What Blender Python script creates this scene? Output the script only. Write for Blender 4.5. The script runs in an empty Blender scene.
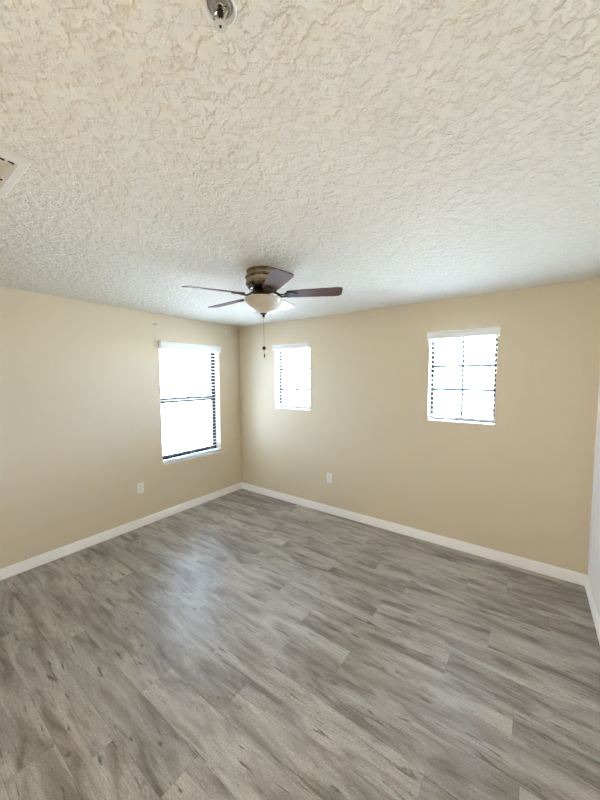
import bpy, bmesh, math, random
from mathutils import Vector, Matrix
random.seed(7)
S = bpy.context.scene
COL = S.collection
PI = math.pi

# ------------------------------------------------------------------ camera
yaw, pitch, roll = 0.6269818, -0.0678434, -0.0025884
fw = Vector((-math.sin(yaw)*math.cos(pitch), math.cos(yaw)*math.cos(pitch), math.sin(pitch)))
r0 = Vector((math.cos(yaw), math.sin(yaw), 0)); u0 = r0.cross(fw)
rt = r0*math.cos(roll) + u0*math.sin(roll); up = -r0*math.sin(roll) + u0*math.cos(roll)
cam_d = bpy.data.cameras.new('camera'); cam = bpy.data.objects.new('camera', cam_d); COL.objects.link(cam)
m = Matrix((rt, up, -fw)).transposed().to_4x4(); m.translation = Vector((3.550448, -3.363185, 1.683184))
cam.matrix_world = m
cam_d.sensor_fit = 'HORIZONTAL'; cam_d.sensor_width = 36; cam_d.lens = 319.1029/600*36
cam_d.clip_start = 0.02
S.camera = cam

# ------------------------------------------------------------------ daylight and exposure
SKY_STRENGTH = 18.0
W = bpy.data.worlds.new('daylight'); S.world = W; W.use_nodes = True
bg = W.node_tree.nodes['Background']
bg.inputs['Strength'].default_value = SKY_STRENGTH
_t = W.node_tree; _tc = _t.nodes.new('ShaderNodeTexCoord'); _sp = _t.nodes.new('ShaderNodeSeparateXYZ'); _r = _t.nodes.new('ShaderNodeValToRGB')
_m = _t.nodes.new('ShaderNodeMath'); _m.operation = 'MULTIPLY_ADD'; _m.inputs[1].default_value = .5; _m.inputs[2].default_value = .5
_t.links.new(_tc.outputs['Generated'], _sp.inputs[0]); _t.links.new(_sp.outputs[2], _m.inputs[0]); _t.links.new(_m.outputs[0], _r.inputs[0])
_e = _r.color_ramp.elements; _e[0].position = .47; _e[0].color = (.66, .76, .90, 1); _e[1].position = .53; _e[1].color = (.78, 1.03, 1.50, 1)
# the sky is dimmer away from the sun's side (-y) than over the yard beyond the far wall (+y)
_d = _t.nodes.new('ShaderNodeVectorMath'); _d.operation = 'DOT_PRODUCT'; _d.inputs[1].default_value = (.175, .468, 0)
_t.links.new(_tc.outputs['Generated'], _d.inputs[0])
_h = _t.nodes.new('ShaderNodeMath'); _h.operation = 'ADD'; _h.inputs[1].default_value = .5; _t.links.new(_d.outputs['Value'], _h.inputs[0])
_g = _t.nodes.new('ShaderNodeValToRGB'); _t.links.new(_h.outputs[0], _g.inputs[0]); _q = _g.color_ramp.elements
_q[0].position = .17; _q[0].color = (.24, .24, .24, 1); _q[1].position = .97; _q[1].color = (1, 1, 1, 1)
_n = _q.new(.60); _n.color = (.60, .60, .60, 1)
_x = _t.nodes.new('ShaderNodeMath'); _x.operation = 'MULTIPLY'; _x.inputs[1].default_value = SKY_STRENGTH / .60
_t.links.new(_g.outputs[0], _x.inputs[0]); _t.links.new(_x.outputs[0], bg.inputs['Strength'])
_t.links.new(_r.outputs[0], bg.inputs['Color'])
HALL_FILL_POWER = 96.0
hall_d = bpy.data.lights.new('hall_fill_light', 'AREA'); hall_d.shape = 'DISK'; hall_d.size = .45; hall_d.energy = HALL_FILL_POWER; hall_d.color = (1, .83, .53)
hall = bpy.data.objects.new('hall_fill_light', hall_d); COL.objects.link(hall); hall.location = (0.7, -5.3, 2.38)   # unseen fill light, added to brighten the near part of the room
S.view_settings.view_transform = 'Standard'; S.view_settings.look = 'None'
S.view_settings.gamma = 1; S.view_settings.use_curve_mapping = False
S.view_settings.exposure = 1.20
S.cycles.max_bounces = 16; S.cycles.diffuse_bounces = 12; S.cycles.glossy_bounces = 6
S.cycles.transparent_max_bounces = 16; S.cycles.sample_clamp_indirect = 0
S.cycles.use_denoising = True

# ------------------------------------------------------------------ room numbers (metres)
RW, RD, RH = 3.974, 4.05, 2.44          # width (x), depth (-y), height
WT = 0.20                                # wall thickness
BB = 0.094                               # baseboard height
WIN = {1: (-1.272, -0.388, 0.642, 2.115),    # left wall: y0, y1, z0, z1
       2: (0.692, 1.268, 1.268, 2.125),      # back wall: x0, x1, z0, z1
       3: (2.712, 3.292, 1.250, 2.125)}

# ------------------------------------------------------------------ material helpers
def mat(name, col=(.8, .8, .8), rough=.5, metal=0, spec=.5, coat=0):
    M = bpy.data.materials.new(name); M.use_nodes = True
    b = M.node_tree.nodes['Principled BSDF']
    b.inputs['Base Color'].default_value = (*col, 1); b.inputs['Roughness'].default_value = rough
    b.inputs['Metallic'].default_value = metal; b.inputs['Specular IOR Level'].default_value = spec
    b.inputs['Coat Weight'].default_value = coat
    return M
class NT:
    def __init__(s, M): s.t = M.node_tree; s.b = s.t.nodes['Principled BSDF']
    def n(s, typ, **kw):
        x = s.t.nodes.new(typ)
        for k, v in kw.items():
            if isinstance(k, str) and hasattr(x, k): setattr(x, k, v)
        return x
    def l(s, a, b): s.t.links.new(a, b)
    def math(s, op, a, b=None, c=None):
        x = s.t.nodes.new('ShaderNodeMath'); x.operation = op
        for i, v in enumerate((a, b, c)):
            if v is None: continue
            if isinstance(v, (int, float)): x.inputs[i].default_value = v
            else: s.l(v, x.inputs[i])
        return x.outputs[0]
    def noise(s, vec, scale, detail=3, rough=.5, dist=0):
        x = s.t.nodes.new('ShaderNodeTexNoise'); s.l(vec, x.inputs['Vector'])
        x.inputs['Scale'].default_value = scale; x.inputs['Detail'].default_value = detail
        x.inputs['Roughness'].default_value = rough; x.inputs['Distortion'].default_value = dist
        return x.outputs['Fac']
    def ramp(s, fac, stops, interp='LINEAR'):
        x = s.t.nodes.new('ShaderNodeValToRGB'); s.l(fac, x.inputs['Fac']); e = x.color_ramp.elements
        x.color_ramp.interpolation = interp
        while len(e) < len(stops): e.new(.5)
        for i, (p, c) in enumerate(stops):
            e[i].position = p; e[i].color = (c, c, c, 1) if isinstance(c, (int, float)) else (*c, 1)
        return x.outputs['Color']
    def obj(s): return s.t.nodes.new('ShaderNodeTexCoord').outputs['Object']
    def bump(s, h, strength, dist):
        x = s.t.nodes.new('ShaderNodeBump'); s.l(h, x.inputs['Height'])
        x.inputs['Strength'].default_value = strength; x.inputs['Distance'].default_value = dist
        s.l(x.outputs['Normal'], s.b.inputs['Normal'])
    def comb(s, x_, y_, z_=0.0):
        x = s.t.nodes.new('ShaderNodeCombineXYZ')
        for i, v in enumerate((x_, y_, z_)):
            if isinstance(v, (int, float)): x.inputs[i].default_value = v
            else: s.l(v, x.inputs[i])
        return x.outputs[0]
    def mixc(s, fac, a, b, mode='MIX'):
        x = s.t.nodes.new('ShaderNodeMix'); x.data_type = 'RGBA'; x.blend_type = mode
        for sock, v in ((x.inputs[0], fac), (x.inputs[6], a), (x.inputs[7], b)):
            if isinstance(v, (int, float)): sock.default_value = v
            elif isinstance(v, tuple): sock.default_value = (*v, 1)
            else: s.l(v, sock)
        return x.outputs[2]

def wall_paint(name, col):
    M = mat(name, col, .55, spec=.35); t = NT(M); o = t.obj()
    h = t.math('ADD', t.noise(o, 90, 2), t.math('MULTIPLY', t.noise(o, 25, 2), .6))
    t.bump(h, .25, .002); return M
M_WALL = wall_paint('beige_wall_paint', (.655, .567, .408))
M_WHITEWALL = wall_paint('pale_wall_paint', (.80, .77, .735))

def ceiling_mat():
    M = mat('knockdown_ceiling', (.745, .716, .625), .8, spec=.2); t = NT(M); o = t.obj()
    a = t.noise(o, 23, 3, .5, .35)
    pl = t.ramp(a, [(.44, 0.0), (.50, .75), (.555, 1.0), (.80, 1.0)])
    pl2 = t.ramp(t.noise(o, 48, 2, .5, .4), [(.52, 0.0), (.62, 1.0)])
    fine = t.noise(o, 180, 2)
    h = t.math('ADD', t.math('ADD', pl, t.math('MULTIPLY', pl2, .55)), t.math('MULTIPLY', fine, .06))
    t.bump(h, 1.0, .0070); return M
M_CEIL = ceiling_mat()

def floor_mat():
    M = mat('grey_oak_vinyl_plank', rough=.35, spec=.55); t = NT(M); o = t.obj()
    sp = t.n('ShaderNodeSeparateXYZ'); t.l(o, sp.inputs[0]); x, y = sp.outputs[0], sp.outputs[1]
    PWID, PLEN = .178, 1.22
    v = t.math('DIVIDE', t.math('ADD', y, 20.012), PWID); row = t.math('FLOOR', v); fv = t.math('FRACT', v)
    wn = t.n('ShaderNodeTexWhiteNoise', noise_dimensions='1D'); t.l(row, wn.inputs['W'])
    u = t.math('ADD', t.math('DIVIDE', x, PLEN), t.math('ADD', wn.outputs['Value'], 9.0))
    cu = t.math('FLOOR', u); fu = t.math('FRACT', u)
    w2 = t.n('ShaderNodeTexWhiteNoise', noise_dimensions='2D'); t.l(t.comb(cu, row), w2.inputs['Vector'])
    idv = w2.outputs['Value']
    off = t.math('MULTIPLY', idv, 37.0)
    # long cloudy streaks, fine grain and small knots, each plank its own
    g1 = t.noise(t.comb(t.math('MULTIPLY', x, 2.1), t.math('MULTIPLY', y, 10.0), off), 1.0, 4, .58, .8)
    g2 = t.noise(t.comb(t.math('MULTIPLY', x, 10.0), t.math('MULTIPLY', y, 120.0), off), 1.0, 4, .65, .4)
    g3 = t.noise(t.comb(t.math('MULTIPLY', x, 4.0), t.math('MULTIPLY', y, 34.0), off), 1.0, 3, .55, 1.6)
    kn = t.noise(t.comb(t.math('MULTIPLY', x, 9.0), t.math('MULTIPLY', y, 17.0), off), 1.0, 1, .5, .3)
    base = t.ramp(g1, [(.30, (.135, .112, .087)), (.42, (.265, .232, .190)), (.54, (.40, .362, .308)), (.74, (.51, .47, .408))])
    c = t.mixc(t.ramp(g2, [(.30, .40), (.60, 0.0)]), base, (.165, .140, .112))
    c = t.mixc(t.ramp(g3, [(.31, .95), (.385, 0.0)]), c, (.120, .098, .078))
    c = t.mixc(t.ramp(kn, [(.17, .7), (.27, 0.0)]), c, (.105, .087, .068))
    tone = t.ramp(idv, [(0, .86), (1, 1.10)])
    c = t.mixc(1.0, c, tone, 'MULTIPLY')
    g4 = t.noise(t.comb(t.math('MULTIPLY', x, 110.0), t.math('MULTIPLY', y, 210.0), off), 1.0, 2, .6)
    c = t.mixc(1.0, c, t.ramp(g4, [(.30, .76), (.70, 1.17)]), 'MULTIPLY')
    ev = t.math('MINIMUM', fv, t.math('SUBTRACT', 1.0, fv)); eu = t.math('MINIMUM', fu, t.math('SUBTRACT', 1.0, fu))
    sv = t.math('LESS_THAN', ev, .0012/PWID); su = t.math('LESS_THAN', eu, .0012/PLEN)
    seam = t.math('MAXIMUM', sv, su)
    c = t.mixc(t.math('MULTIPLY', seam, .35), c, (.05, .043, .036))
    t.l(c, t.b.inputs['Base Color'])
    rr = t.math('ADD', .33, t.math('MULTIPLY', g2, .14)); t.l(rr, t.b.inputs['Roughness'])
    h = t.math('SUBTRACT', t.math('MULTIPLY', g2, .5), t.math('MULTIPLY', seam, 1.0))
    t.bump(h, .35, .0012); return M
M_FLOOR = floor_mat()

M_TRIM = mat('white_semi_gloss_trim', (.88, .865, .83), .35)
M_BLIND = mat('white_faux_wood', (.80, .80, .79), .4)
M_CORD = mat('white_cord', (.78, .77, .74), .8)
M_BRONZE_FRAME = mat('dark_bronze_aluminium', (.018, .020, .022), .45, spec=.4)
M_MUNTIN = mat('white_muntin', (.72, .73, .74), .5)
M_PLASTIC = mat('white_plastic', (.82, .81, .78), .35)
M_SLOT = mat('dark_slot', (.03, .03, .03), .6)
M_STUCCO = mat('exterior_stucco', (.62, .58, .50), .9)
M_STEEL = mat('steel_screw', (.6, .6, .58), .35, 1)

def glass_pane():
    M = bpy.data.materials.new('window_glass'); M.use_nodes = True; t = M.node_tree
    t.nodes.remove(t.nodes['Principled BSDF']); out = t.nodes['Material Output']
    tr = t.nodes.new('ShaderNodeBsdfTransparent'); tr.inputs[0].default_value = (.95, .97, .97, 1)
    gl = t.nodes.new('ShaderNodeBsdfGlossy'); gl.inputs['Roughness'].default_value = .02
    mx = t.nodes.new('ShaderNodeMixShader'); fr = t.nodes.new('ShaderNodeLayerWeight'); fr.inputs[0].default_value = .12
    t.links.new(fr.outputs['Fresnel'], mx.inputs[0]); t.links.new(tr.outputs[0], mx.inputs[1])
    t.links.new(gl.outputs[0], mx.inputs[2]); t.links.new(mx.outputs[0], out.inputs[0]); return M
M_GLASS = glass_pane()

def antique_brass():
    M = mat('antique_bronze_metal', (.20, .155, .10), .26, 1); t = NT(M)
    c = t.ramp(t.noise(t.obj(), 22, 4, .6), [(.3, (.16, .13, .09)), (.7, (.33, .275, .195))])
    t.l(c, t.b.inputs['Base Color']); return M
M_BRASS = antique_brass()
M_DARKMETAL = mat('dark_bronze_metal', (.035, .026, .020), .4, .6)
def blade_wood():
    M = mat('mahogany_blade', (.06, .02, .014), .45, spec=.28); t = NT(M)
    mp = t.n('ShaderNodeMapping'); t.l(t.obj(), mp.inputs[0]); mp.inputs['Scale'].default_value = (3, 45, 3)
    c = t.ramp(t.noise(mp.outputs[0], 1.5, 5, .6, .5), [(.3, (.040, .013, .010)), (.7, (.105, .038, .027))])
    t.l(c, t.b.inputs['Base Color']); return M
M_BLADE = blade_wood()
def bowl_glass():
    M = mat('cream_alabaster_glass', (.74, .70, .60), .3); t = NT(M)
    c = t.ramp(t.noise(t.obj(), 9, 4, .6, 1.2), [(.3, (.54, .50, .41)), (.7, (.66, .62, .53))])
    t.l(c, t.b.inputs['Base Color'])
    t.b.inputs['Subsurface Weight'].default_value = .25; t.b.inputs['Subsurface Radius'].default_value = (.03, .025, .02)
    return M
M_BOWL = bowl_glass()
M_CHROME = mat('brushed_chrome', (.62, .60, .55), .25, 1)
M_CUP_SHADE = mat('shaded_cup_grey', (.34, .32, .28), .5)  # shade inside the sprinkler cup, put into its grey colour
M_SATIN = mat('satin_nickel', (.62, .59, .52), .5, .35)
M_VENT = mat('vent_enamel', (.70, .675, .61), .4)
M_BULB = mat('dark_red_liquid_glass', (.03, .006, .005), .12)
M_DUCT = mat('dark_duct', (.02, .02, .02), .8)

# ------------------------------------------------------------------ mesh helpers
def box(bm, x0, x1, y0, y1, z0, z1, mtx=None):
    vs = [bm.verts.new((x, y, z)) for z in (z0, z1) for y in (y0, y1) for x in (x0, x1)]
    for f in ((0, 2, 3, 1), (4, 5, 7, 6), (0, 1, 5, 4), (2, 6, 7, 3), (0, 4, 6, 2), (1, 3, 7, 5)):
        bm.faces.new([vs[i] for i in f])
    if mtx is not None: bmesh.ops.transform(bm, matrix=mtx, verts=vs)
    return vs
def tube(bm, pts, r, seg=10, cap=True):
    pts = [Vector(p) for p in pts]; rad = r if isinstance(r, (list, tuple)) else [r]*len(pts); rings = []
    for i, p in enumerate(pts):
        d = (pts[min(i+1, len(pts)-1)] - pts[max(i-1, 0)]).normalized()
        a = d.cross(Vector((0, 0, 1)));  a = a if a.length > 1e-3 else d.cross(Vector((1, 0, 0)))
        a.normalize(); b = d.cross(a)
        rings.append([bm.verts.new(p + (a*math.cos(2*PI*k/seg) + b*math.sin(2*PI*k/seg))*rad[i]) for k in range(seg)])
    for A, B in zip(rings, rings[1:]):
        for k in range(seg): bm.faces.new((A[k], A[(k+1) % seg], B[(k+1) % seg], B[k]))
    if cap: bm.faces.new(rings[0][::-1]); bm.faces.new(rings[-1])
def lathe(bm, prof, seg=48, mtx=None):
    rings = []; new = []
    for r, z in prof:
        if r < 1e-6: ring = [bm.verts.new((0, 0, z))]
        else: ring = [bm.verts.new((r*math.cos(2*PI*k/seg), r*math.sin(2*PI*k/seg), z)) for k in range(seg)]
        rings.append(ring); new += ring
    for A, B in zip(rings, rings[1:]):
        if len(A) == len(B) == 1: continue
        for k in range(seg):
            k2 = (k+1) % seg
            if len(A) == 1: bm.faces.new((A[0], B[k2], B[k]))
            elif len(B) == 1: bm.faces.new((A[k], A[k2], B[0]))
            else: bm.faces.new((A[k], A[k2], B[k2], B[k]))
    if mtx is not None: bmesh.ops.transform(bm, matrix=mtx, verts=new)
def prism(bm, outline, h0, h1, mtx=None):
    """outline in xy, extruded from z=h0 to z=h1"""
    a = [bm.verts.new((x, y, h0)) for x, y in outline]; b = [bm.verts.new((x, y, h1)) for x, y in outline]
    bm.faces.new(a[::-1]); bm.faces.new(b); n = len(a)
    for i in range(n): bm.faces.new((a[i], a[(i+1) % n], b[(i+1) % n], b[i]))
    if mtx is not None: bmesh.ops.transform(bm, matrix=mtx, verts=a+b)
def obj(name, bm, material, parent=None, bevel=0, smooth=None, seg=2):
    bmesh.ops.recalc_face_normals(bm, faces=bm.faces)
    me = bpy.data.meshes.new(name); bm.to_mesh(me); bm.free(); me.materials.append(material)
    o = bpy.data.objects.new(name, me); COL.objects.link(o)
    if parent: o.parent = parent
    if bevel:
        b = o.modifiers.new('bevel', 'BEVEL'); b.width = bevel; b.segments = seg; b.limit_method = 'ANGLE'; b.angle_limit = .6
    if smooth is not None:
        for p in me.polygons: p.use_smooth = True
        me.set_sharp_from_angle(angle=smooth)
    return o
def thing(name, label, cat, loc=(0, 0, 0), rz=0, group=None):
    o = bpy.data.objects.new(name, None); COL.objects.link(o); o.empty_display_size = .05
    o.location = loc; o.rotation_euler = (0, 0, rz); o['label'] = label; o['category'] = cat
    if group: o['group'] = group
    return o
def struct(o, label, cat):
    o['kind'] = 'structure'; o['label'] = label; o['category'] = cat; return o
B = bmesh.new

# ------------------------------------------------------------------ room shell
HD = 2.4                                # depth of the unseen hall, added to carry the fill light
bm = B(); box(bm, -WT, RW+WT, -RD-HD-WT, WT, -.12, 0)
struct(obj('floor', bm, M_FLOOR), 'grey wood look vinyl plank floor across the empty room', 'floor')
bm = B(); box(bm, -WT, RW+WT, -RD-HD-WT, WT, RH, RH+.12)
struct(obj('ceiling', bm, M_CEIL), 'off-white knockdown textured ceiling above the empty room', 'ceiling')

def wall_with_holes(name, length0, length1, holes, rz, material, loc=(0, 0, 0)):
    """wall in the back-wall orientation: u along x, outward +y, height z"""
    bm = B(); us = sorted({length0, length1, *[h[0] for h in holes], *[h[1] for h in holes]})
    for a, b in zip(us, us[1:]):
        zs = [0.0]
        for h in holes:
            if h[0] <= a and h[1] >= b: zs = [0.0, h[2], h[3]]
        if len(zs) == 1: box(bm, a, b, 0, WT, 0, RH)
        else: box(bm, a, b, 0, WT, 0, zs[1]); box(bm, a, b, 0, WT, zs[2], RH)
    bmesh.ops.remove_doubles(bm, verts=bm.verts, dist=1e-5)
    dup = {}
    for f in bm.faces:
        k = tuple(sorted(v.index for v in f.verts)) if False else tuple(sorted((round(v.co.x, 4), round(v.co.y, 4), round(v.co.z, 4)) for v in f.verts))
        dup.setdefault(k, []).append(f)
    kill = [f for fs in dup.values() if len(fs) > 1 for f in fs]
    bmesh.ops.delete(bm, geom=kill, context='FACES_ONLY')
    o = obj(name, bm, material); o.rotation_euler = (0, 0, rz); o.location = loc
    return o
struct(wall_with_holes('wall_left', -RD, 0, [WIN[1]], PI/2, M_WALL), 'beige painted left wall with one tall window', 'wall')
struct(wall_with_holes('wall_back', -WT, RW+WT, [WIN[2], WIN[3]], 0, M_WALL), 'beige painted far wall with two small windows', 'wall')
bm = B(); box(bm, RW, RW+WT, -RD, 0, 0, RH)
struct(obj('wall_right', bm, M_WHITEWALL), 'pale painted right wall at the edge of the view', 'wall')
DX0, DX1, DZ = 1.75, 3.55, 2.10           # unseen doorway behind the camera, added to let the fill light in
bm = B()
box(bm, -WT, DX0, -RD-.12, -RD, 0, RH); box(bm, DX1, RW+WT, -RD-.12, -RD, 0, RH); box(bm, DX0, DX1, -RD-.12, -RD, DZ, RH)
struct(obj('wall_front', bm, M_WHITEWALL), 'pale painted wall with an added wide doorway behind the camera', 'wall')
bm = B()  # unseen hall walls, put in to bounce the fill light
box(bm, -WT, 0, -RD-HD, -RD-.12, 0, RH); box(bm, RW, RW+WT, -RD-HD, -RD-.12, 0, RH); box(bm, -WT, RW+WT, -RD-HD-WT, -RD-HD, 0, RH)
struct(obj('wall_added_hall', bm, M_WHITEWALL), 'pale painted walls of an unseen hall added for fill light', 'wall')
bm = B()
for ya, yb in ((-RD, -RD+.016), (-RD-.136, -RD-.12)):
    box(bm, DX0-.06, DX0+.005, ya, yb, 0, DZ+.06); box(bm, DX1-.005, DX1+.06, ya, yb, 0, DZ+.06); box(bm, DX0+.005, DX1-.005, ya, yb, DZ-.005, DZ+.06)
struct(obj('trim_1', bm, M_TRIM, bevel=.003), 'white casing around the added doorway behind the camera', 'trim')

def baseboard(name, L, rz, loc, label):
    """profile in (out, z) swept along local x from 0 to L; 'out' goes to -y (into the room)"""
    pr = [(0, 0), (.013, 0), (.013, .062), (.0115, .066), (.0115, .071), (.009, .078), (.007, .086), (.005, .092), (.003, BB), (0, BB)]
    bm = B(); a = [bm.verts.new((0, -p[0], p[1])) for p in pr]; b = [bm.verts.new((L, -p[0], p[1])) for p in pr]; n = len(pr)
    bm.faces.new(a); bm.faces.new(b[::-1])
    for i in range(n): bm.faces.new((a[i], b[i], b[(i+1) % n], a[(i+1) % n]))
    o = obj(name, bm, M_TRIM, smooth=.5); o.location = loc; o.rotation_euler = (0, 0, rz)
    return struct(o, label, 'baseboard')
baseboard('baseboard_back', RW, 0, (0, 0, 0), 'white baseboard along the far wall')
baseboard('baseboard_left', RD, PI/2, (0, -RD, 0), 'white baseboard along the left wall')
baseboard('baseboard_right', RD, -PI/2, (RW, 0, 0), 'white baseboard along the right wall')
baseboard('baseboard_front', DX0-.06, PI, (DX0-.06, -RD, 0), 'white baseboard along the wall behind the camera')

# ------------------------------------------------------------------ windows (local: u along x, outward +y, z up from the sill)
def muntin_heights(z0, h):
    top, bot = h-.075, .068; n = round((top-bot)/.0445); out = []
    for want in (1.824, 1.545):
        zs = [bot+(top-bot)*(k+.5)/n+z0 for k in range(n)]
        zs = [1.683+(z-1.683)*1.024 for z in zs]
        out.append(min(zs, key=lambda z: abs(z-want))-z0)
    return out
def window(name, u0, u1, z0, z1, rz, label, hung):
    w, h = u1-u0, z1-z0; c = (u0+u1)/2
    root = bpy.data.objects.new(name, None); COL.objects.link(root); struct(root, label, 'window')
    root.location = (c, 0, z0) if rz == 0 else (0, c, z0); root.rotation_euler = (0, 0, rz)
    hw = w/2; F = {'window_1': .028, 'window_2': .042, 'window_3': .028}[name]; y0, y1 = .098, .145
    bm = B()
    box(bm, -hw, -hw+F, y0, y1, 0, h); box(bm, hw-F, hw, y0, y1, 0, h)
    box(bm, -hw+F, hw-F, y0, y1, 0, .034); box(bm, -hw+F, hw-F, y0, y1, h-F, h)
    obj('window_frame', bm, M_BRONZE_FRAME, root, bevel=.002)
    ih = hw-F
    if hung:
        zm = 1.412 - z0
        for nm, a, b, yy in (('lower_sash', .034, zm+.033, .104), ('upper_sash', zm-.033, h-F, .122)):
            bm = B(); s = .022
            box(bm, -ih, -ih+s, yy, yy+.016, a, b); box(bm, ih-s, ih, yy, yy+.016, a, b)
            box(bm, -ih+s, ih-s, yy, yy+.016, a, a+(.066 if nm == 'upper_sash' else .072)); box(bm, -ih+s, ih-s, yy, yy+.016, b-(.066 if nm == 'lower_sash' else s), b)
            sash = obj(nm, bm, M_BRONZE_FRAME, root, bevel=.0015)
            bm = B(); box(bm, -ih+s-.004, ih-s+.004, yy+.006, yy+.010, a+.02, b-.018); obj('glass_pane', bm, M_GLASS, sash)
        bm = B(); box(bm, -.03, .03, .092, .104, zm+.033, zm+.041); obj('sash_lock', bm, M_BRONZE_FRAME, root, bevel=.002)
    else:
        bm = B(); box(bm, -ih-.004, ih+.004, .122, .126, .03, h-F+.004); obj('glass_pane', bm, M_GLASS, root)
        bm = B(); mw = .0125
        box(bm, -mw, mw, .114, .1215, .034, h-F)
        for zz in muntin_heights(z0, h):
            box(bm, -ih, -mw, .114, .1215, zz-mw, zz+mw); box(bm, mw, ih, .114, .1215, zz-mw, zz+mw)
        obj('muntin_grid', bm, M_BRONZE_FRAME, root)
    bm = B(); box(bm, -hw, hw, -.006, .098, 0, .012); obj('window_sill', bm, M_TRIM, root, bevel=.003)
    return root
window('window_1', *WIN[1], PI/2, 'tall single-hung window with dark bronze frame in left wall', True)
window('window_2', *WIN[2], 0, 'small gridded window in far wall near the room corner', False)
window('window_3', *WIN[3], 0, 'small gridded window in far wall near the right wall', False)

# ------------------------------------------------------------------ blinds
def blind(u0, u1, z0, z1, rz, label, vz0, vz1, ov0, ov1):
    w, h = u1-u0, z1-z0; c = (u0+u1)/2
    root = thing('window_blind', label, 'blinds', (c, 0, z0) if rz == 0 else (0, c, z0), rz, 'white slatted blinds on the windows')
    hw = w/2-.004
    # valance board, a little wider than the opening, with short returns to the wall
    bm = B(); a, b = -w/2-ov0, w/2+ov1; v0, v1 = vz0-z0, vz1-z0
    prof = [(-.045, v0), (-.052, v0+.004), (-.052, v0+.016), (-.049, v0+.02), (-.049, v1-.02), (-.053, v1-.015), (-.053, v1-.003), (-.050, v1), (-.038, v1), (-.038, v0)]
    A = [bm.verts.new((a, y, z)) for y, z in prof]; Bv = [bm.verts.new((b, y, z)) for y, z in prof]; n = len(prof)
    bm.faces.new(A); bm.faces.new(Bv[::-1])
    for i in range(n): bm.faces.new((A[i], Bv[i], Bv[(i+1) % n], A[(i+1) % n]))
    box(bm, a, a+.010, -.038, -.0005, v0, v1); box(bm, b-.010, b, -.038, -.0005, v0, v1)
    obj('valance', bm, M_BLIND, root, smooth=.4)
    bm = B(); box(bm, -hw, hw, .004, .058, h-.056, h-.002); obj('headrail', bm, M_BLIND, root, bevel=.002)
    # slats, tipped a little so the outer edge is lower
    top, bot = h-.075, (.108 if w > .7 else .068); n = round((top-bot)/.0445); tilt = -math.radians(9)
    bm = B()
    for k in range(n+1):
        z = bot + (top-bot)*k/n; hd, th = .025, .0014; pts = []
        for j in range(5):
            s = -1+j/2; pts.append((s*hd, .0016*(1-s*s)))
        L, R = [], []
        for (yy, zz) in [(p[0], p[1]+th) for p in pts] + [(p[0], p[1]-th) for p in pts[::-1]]:
            y2 = yy*math.cos(tilt)-zz*math.sin(tilt)+.031; z2 = yy*math.sin(tilt)+zz*math.cos(tilt)+z
            L.append(bm.verts.new((-hw, y2, z2))); R.append(bm.verts.new((hw, y2, z2)))
        q = len(L); bm.faces.new(L); bm.faces.new(R[::-1])
        for i in range(q): bm.faces.new((L[i], R[i], R[(i+1) % q], L[(i+1) % q]))
    obj('slat_panel', bm, M_BLIND, root, smooth=.6)
    bm = B(); box(bm, -hw, hw, .006, .056, .034, .052); obj('bottom_rail', bm, M_BLIND, root, bevel=.004)
    xs = (-hw+.11, hw-.11) if w < .7 else (-hw+.13, 0, hw-.13)
    for x in xs:
        bm = B()
        for y in (.0045, .0575): tube(bm, [(x, y, .03), (x, y, h-.05)], .0011, 6)
        obj('ladder_cord', bm, M_CORD, root)
    # lift cords with little tassels and a tilt wand
    xc = hw-.06 if w < .7 else -hw+.30
    for dx, ln in ((0, .70), (.022, .74)) if w < .7 else ((0, .36), (.02, .40)):
        bm = B(); tube(bm, [(xc+dx, -.006, h-.05), (xc+dx, -.006, h-ln)], .0010, 6)
        cd = obj('lift_cord', bm, M_CORD, root)
        bm = B(); lathe(bm, [(0, .014), (.003, .012), (.0065, -.012), (.006, -.016), (0, -.017)], 12, Matrix.Translation((xc+dx, -.006, h-ln)))
        obj('cord_tassel', bm, M_CORD, cd, smooth=.8)
    return root
blind(*WIN[1], PI/2, 'tall white slatted blind on the left wall window, slats tipped open', 2.035, 2.122, .006, -.004)
blind(*WIN[2], 0, 'small white slatted blind on the far wall window nearest the room corner', 2.064, 2.132, .012, .006)
blind(*WIN[3], 0, 'small white slatted blind on the far wall window nearest the right wall', 2.060, 2.130, .012, .018)

# ------------------------------------------------------------------ curtain rod brackets above the left window
def bracket(y, z, label, flip):
    root = thing('curtain_bracket', label, 'bracket', (0, y, z), PI/2, 'curtain rod brackets over the tall window')
    s = -1 if flip else 1
    bm = B(); box(bm, -.009, .009, -.004, -.0005, -.026, .026); obj('base_plate', bm, M_PLASTIC, root, bevel=.002)
    bm = B(); tube(bm, [(0, -.003, -.004), (0, -.035, -.006), (0, -.058, -.010), (0, -.066, -.004), (0, -.068, .014)], .0042, 10)
    tube(bm, [(0, -.040, -.006), (0, -.041, .014)], .0036, 10)
    obj('hook_arm', bm, M_PLASTIC, root, smooth=.9)
    bm = B(); lathe(bm, [(0, 0), (.003, 0), (.0028, .0012), (0, .0016)], 12, Matrix.Translation((0, -.004, .017)) @ Matrix.Rotation(PI/2, 4, 'X')); obj('screw', bm, M_STEEL, root)
bracket(-1.335, 2.315, 'small white curtain rod bracket above the tall window, farther from the room corner', False)
bracket(-.255, 2.338, 'small white curtain rod bracket above the tall window, next to the room corner', True)

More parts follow.
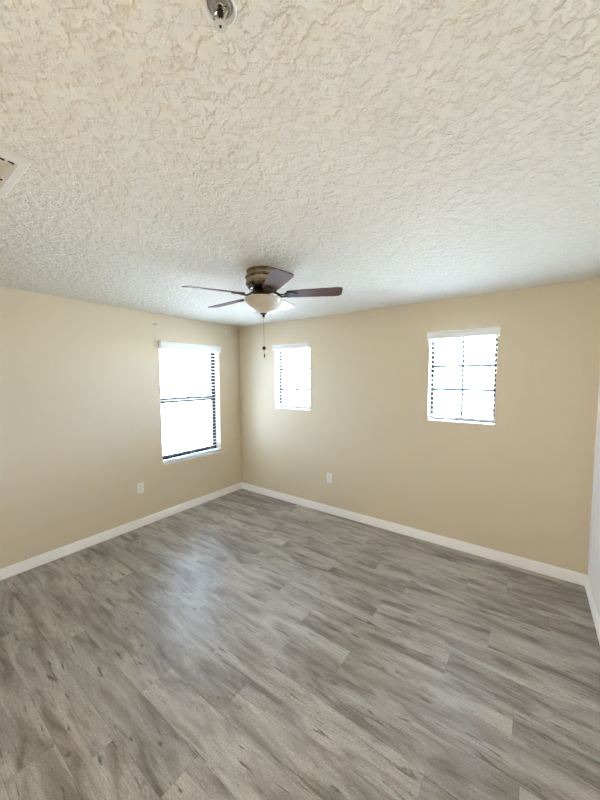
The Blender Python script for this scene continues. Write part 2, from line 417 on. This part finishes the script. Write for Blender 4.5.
# ------------------------------------------------------------------ electrical outlets
def outlet(loc, rz, label, decora):
    root = thing('electrical_outlet', label, 'outlet', loc, rz, 'white wall outlets above the baseboards')
    bm = B(); box(bm, -.037, .037, -.006, -.0003, -.060, .060); obj('cover_plate', bm, M_PLASTIC, root, bevel=.003)
    def slots(parent, zc):
        bm = B()
        for x, hh in ((-.0065, .0045), (.0065, .0038)): box(bm, x-.0012, x+.0012, -.0092, -.0084, zc-hh+.003, zc+hh+.003)
        lathe(bm, [(0, 0), (.0026, 0), (.0026, .0008), (0, .0008)], 12, Matrix.Translation((0, -.0084, zc-.008)) @ Matrix.Rotation(PI/2, 4, 'X'))
        obj('contact_slot', bm, M_SLOT, parent)
    if decora:
        bm = B(); box(bm, -.0165, .0165, -.0088, -.0055, -.0335, .0335); r = obj('receptacle', bm, M_PLASTIC, root, bevel=.0015)
        slots(r, .016); slots(r, -.016)
        for z in (-.048, .048):
            bm = B(); lathe(bm, [(0, .0012), (.003, .0008), (.003, 0), (0, 0)], 12, Matrix.Translation((0, -.0058, z)) @ Matrix.Rotation(PI/2, 4, 'X')); obj('screw', bm, M_STEEL, root)
    else:
        for z in (-.0195, .0195):
            bm = B(); ol = [(.0172*math.cos(t), max(-.0142, min(.0142, .0172*math.sin(t)))) for t in [2*PI*k/32 for k in range(32)]]
            prism(bm, ol, .0055, .0088, Matrix.Translation((0, 0, z)) @ Matrix.Rotation(PI/2, 4, 'X')); r = obj('receptacle', bm, M_PLASTIC, root)
            slots(r, z)
        bm = B(); lathe(bm, [(0, .0012), (.003, .0008), (.003, 0), (0, 0)], 12, Matrix.Translation((0, -.0058, 0)) @ Matrix.Rotation(PI/2, 4, 'X')); obj('screw', bm, M_STEEL, root)
outlet((0, -1.554, .447), PI/2, 'white duplex outlet low on the left wall beside the tall window', False)
outlet((1.562, 0, .446), 0, 'white rectangular outlet low on the far wall between the small windows', True)

# ------------------------------------------------------------------ ceiling fan
FX, FY = 1.985, -1.641
fan = thing('ceiling_fan', 'five blade ceiling fan with antique bronze motor and cream glass bowl light', 'ceiling fan', (FX, FY, RH))
bm = B(); lathe(bm, [(0, -.0005), (.112, -.0005), (.119, -.004), (.120, -.012), (.116, -.018), (.117, -.022), (.117, -.036), (.113, -.042)], 64)
obj('ceiling_canopy', bm, M_BRASS, fan, smooth=.6)
bm = B(); lathe(bm, [(.113, -.042), (.126, -.046), (.129, -.052), (.124, -.058), (.122, -.062), (.122, -.088), (.125, -.092), (.125, -.098), (.119, -.103),
                     (.110, -.114), (.098, -.126), (.086, -.134), (.070, -.139), (0, -.139)], 64)
mot = obj('motor_housing', bm, M_BRASS, fan, smooth=.6)
for k in range(10):
    a = 2*PI*k/10; bm = B()
    box(bm, .092, .112, -.016, .016, -.0015, .0015, Matrix.Rotation(a, 4, 'Z') @ Matrix.Translation((0, 0, -.1215)) @ Matrix.Translation((.102, 0, 0)) @ Matrix.Rotation(math.radians(-44), 4, 'Y') @ Matrix.Translation((-.102, 0, 0)))
    obj('cooling_slot', bm, M_DARKMETAL, mot)
bm = B(); lathe(bm, [(0, -.139), (.074, -.139), (.076, -.143), (.076, -.156), (.070, -.160), (0, -.160)], 48)
obj('rotor_hub', bm, M_DARKMETAL, fan, smooth=.6)
bm = B(); lathe(bm, [(0, -.160), (.046, -.160), (.048, -.166), (.048, -.186), (.052, -.190), (.060, -.194), (.060, -.200), (0, -.200)], 48)
obj('switch_housing', bm, M_BRASS, fan, smooth=.6)
# blades: the rotor plane sits a touch higher towards the far right, as it hangs in the photo
BZ, BR, TLT = -.170, .560, .031
def blade_outline():
    pts = [(.165, -.046), (.165, .046)]
    pts += [(.20, .050), (.30, .055), (.42, .060), (.50, .063)]
    for k in range(9):
        t = PI/2*(1-k/8); pts.append((BR-.030+.030*math.cos(t), .033+.030*math.sin(t)))
    for k in range(9):
        t = -PI/2*k/8; pts.append((BR-.030+.030*math.cos(t), -.033+.030*math.sin(t)))
    pts += [(.50, -.063), (.42, -.060), (.30, -.055), (.20, -.050)]
    return pts[::-1]
for k in range(5):
    az = math.radians(36+72*k); rise = TLT*math.cos(az-math.radians(68))
    R = Matrix.Rotation(az, 4, 'Z') @ Matrix.Translation((0, 0, BZ)) @ Matrix.Rotation(-math.atan(rise/.56*1.0), 4, 'Y')
    bm = B(); prism(bm, blade_outline(), 0, .006)
    bl = obj('blade', bm, M_BLADE, fan, bevel=.0015); bl.matrix_local = R @ Matrix.Rotation(math.radians(-12), 4, 'X')
    # cast blade iron: a curved arm from the rotor that opens into a plate under the blade
    bm = B(); T = Matrix.Rotation(math.radians(12), 4, 'X')
    arm = [(.060, 0, .022), (.085, 0, .018), (.105, 0, .004), (.125, 0, -.008), (.150, 0, -.008), (.175, 0, -.004)]
    for off in (-.012, .012):
        q = [(x, off*(1 if x < .1 else 1.35), z) for x, y, z in arm]; tube(bm, [T @ Vector(v) if i < 3 else Vector(v) for i, v in enumerate(q)], .0058, 8)
    pl = [(.150, -.018), (.160, -.030), (.178, -.036), (.200, -.034), (.222, -.020), (.240, -.014), (.246, 0), (.240, .014), (.222, .020), (.200, .034), (.178, .036), (.160, .030), (.150, .018)]
    prism(bm, pl, -.007, -.0005)
    for x, y in ((.178, -.022), (.178, .022), (.226, 0)): lathe(bm, [(0, -.0095), (.004, -.009), (.0045, -.007), (0, -.007)], 10, Matrix.Translation((x, y, 0)))
    obj('blade_iron', bm, M_DARKMETAL, bl, smooth=.6)
# glass bowl light kit
bm = B()
outer = [(.136, -.196), (.139, -.200), (.135, -.206), (.127, -.222), (.115, -.243), (.098, -.264), (.078, -.280), (.055, -.290), (.028, -.295), (.012, -.296)]
inner = [(r-.005 if r > .02 else r, z+.005) for r, z in outer[::-1]]
lathe(bm, outer+inner+[outer[0]], 64)
obj('glass_bowl', bm, M_BOWL, fan, smooth=.9)
bm = B(); lathe(bm, [(0, -.290), (.024, -.291), (.027, -.296), (.024, -.302), (.014, -.304), (.009, -.309), (.011, -.314), (.009, -.321), (0, -.324)], 32)
obj('finial', bm, M_DARKMETAL, fan, smooth=.7)
bm = B(); lathe(bm, [(0, -.20), (.130, -.20), (.130, -.196), (0, -.196)], 48); obj('fitter_pan', bm, M_BRASS, fan, smooth=.6)
bm = B(); n = 52
for k in range(n):
    z = -.322 - k*.0040*1.0; bmesh.ops.create_icosphere(bm, subdivisions=1, radius=.0017, matrix=Matrix.Translation((0, 0, z)))
tube(bm, [(0, 0, -.320), (0, 0, -.585)], .0007, 5)
ch = obj('pull_chain', bm, M_DARKMETAL, fan)
bm = B(); bmesh.ops.create_uvsphere(bm, u_segments=20, v_segments=12, radius=.0135, matrix=Matrix.Translation((0, 0, -.540))); obj('chain_ball', bm, M_DARKMETAL, ch, smooth=1.5)
bm = B(); lathe(bm, [(0, -.578), (.003, -.580), (.0055, -.590), (.005, -.604), (.003, -.608), (0, -.609)], 14, Matrix.Translation((.002, .002, 0))); obj('chain_end', bm, M_DARKMETAL, ch, smooth=1)

# ------------------------------------------------------------------ ceiling air vent
VX0, VX1, VY0, VY1 = 1.752, 2.118, -3.205, -2.964
vent = thing('air_vent', 'cream metal air supply vent set in the textured ceiling at left', 'air vent', ((VX0+VX1)/2, (VY0+VY1)/2, RH))
hx, hy = (VX1-VX0)/2, (VY1-VY0)/2; fx, fy = .046, .030
bm = B()
def ring(z0, z1, ox, oy, ix, iy):
    pass
o4 = [(-hx, -hy), (hx, -hy), (hx, hy), (-hx, hy)]; i4 = [(-hx+fx, -hy+fy), (hx-fx, -hy+fy), (hx-fx, hy-fy), (-hx+fx, hy-fy)]
loops = []
for pts, z in ((o4, -.0005), (o4, -.003), ([(x*(hx-.006)/hx, y*(hy-.006)/hy) for x, y in o4], -.009), (i4, -.011), (i4, -.0005)):
    loops.append([bm.verts.new((x, y, z)) for x, y in pts])
for A, C in zip(loops, loops[1:]):
    for i in range(4): bm.faces.new((A[i], A[(i+1) % 4], C[(i+1) % 4], C[i]))
obj('vent_frame', bm, M_VENT, vent)
ix, iy = hx-fx, hy-fy
bm = B(); box(bm, -ix, ix, -iy, iy, -.0012, -.0006); obj('duct_opening', bm, M_DUCT, vent)
nl = 7; pit = 2*iy/nl
def louver_strip(bm, a, b, y, p0, p1):
    prof = [(p0+(p1-p0)*k/3, -.0022-.0078*((p0+(p1-p0)*k/3)/pit+.5)**.8) for k in range(4)]
    L = [bm.verts.new((a, y+p, z)) for p, z in prof]; R = [bm.verts.new((b, y+p, z)) for p, z in prof]
    L2 = [bm.verts.new((a, y+p, z+.0009)) for p, z in prof]; R2 = [bm.verts.new((b, y+p, z+.0009)) for p, z in prof]
    for i in range(3):
        bm.faces.new((L[i], R[i], R[i+1], L[i+1])); bm.faces.new((L2[i], L2[i+1], R2[i+1], R2[i]))
        bm.faces.new((L[i], L[i+1], L2[i+1], L2[i])); bm.faces.new((R[i], R2[i], R2[i+1], R[i+1]))
    bm.faces.new((L[0], L2[0], R2[0], R[0])); bm.faces.new((L[3], R[3], R2[3], L2[3]))
NX = -.028                                  # each blade is notched at its end and beside the cross bar
for k in range(nl):
    y = -iy + (k+.5)*pit; h5 = pit*.48
    bm = B()
    for a, b, p0, p1 in ((-ix, NX-.012, -h5, h5), (NX-.012, NX+.012, pit*.20, h5), (NX+.012, ix-.024, -h5, h5), (ix-.024, ix, pit*.20, h5)):
        louver_strip(bm, a, b, y, p0, p1)
    bmesh.ops.remove_doubles(bm, verts=bm.verts, dist=2e-5)
    obj('louver', bm, M_VENT, vent)
bm = B(); box(bm, NX+.013, NX+.016, -iy, iy, -.0112, -.0015); obj('cross_bar', bm, M_VENT, vent)
for x in (-hx+.018, hx-.018):
    bm = B(); lathe(bm, [(0, -.0125), (.003, -.012), (.0036, -.0098), (0, -.0098)], 12, Matrix.Translation((x, 0, 0))); obj('screw', bm, M_VENT, vent)

# ------------------------------------------------------------------ fire sprinkler
spk = thing('fire_sprinkler', 'pendent fire sprinkler head with pale round cup on the ceiling overhead', 'sprinkler', (3.0095, -2.8895, RH))
bm = B(); lathe(bm, [(.0318, -.0005), (.0330, -.0030), (.0328, -.0085), (.0315, -.0100), (.0300, -.0098), (.0292, -.0085), (.0285, -.0030), (.0270, -.0014), (.0262, -.0010), (.0262, -.0005)], 48)
obj('escutcheon', bm, M_PLASTIC, spk, smooth=.7)
bm = B(); lathe(bm, [(0, -.0006), (.0262, -.0006), (.0262, -.0012), (.0215, -.0016), (.0205, -.0060), (.0190, -.0066), (.0180, -.0016), (0, -.0016)], 40); obj('recess', bm, M_CUP_SHADE, spk, smooth=.6)
bm = B(); lathe(bm, [(0, -.0014), (.0095, -.0014), (.0095, -.0050), (.0075, -.0060), (0, -.0060)], 24)
AZ = Matrix.Rotation(math.radians(10), 4, 'Z')
for s in (-1, 1):
    tube(bm, [AZ @ Vector(v) for v in ((s*.008, 0, -.004), (s*.0160, 0, -.010), (s*.0165, 0, -.020), (s*.0095, 0, -.030), (s*.002, 0, -.036))], .0023, 8)
lathe(bm, [(0, -.031), (.0045, -.032), (.0045, -.0385), (0, -.0385)], 16)
obj('frame_arms', bm, M_CHROME, spk, smooth=.7)
bm = B(); lathe(bm, [(0, -.0060), (.0030, -.0065), (.0062, -.010), (.0066, -.016), (.0045, -.023), (.0020, -.029), (.0016, -.031), (0, -.032)], 20); obj('glass_bulb', bm, M_BULB, spk, smooth=1)
bm = B(); ol = []
for k in range(96):
    r = .0142 if (k % 6) < 4 else .0118; a = 2*PI*k/96; ol.append((r*math.cos(a), r*math.sin(a)))
prism(bm, ol, -.0400, -.0385); obj('deflector', bm, M_SATIN, spk)
bm = B(); lathe(bm, [(0, -.0425), (.0026, -.042), (.0028, -.0399), (0, -.0399)], 14); obj('centre_screw', bm, M_DARKMETAL, spk, smooth=.7)
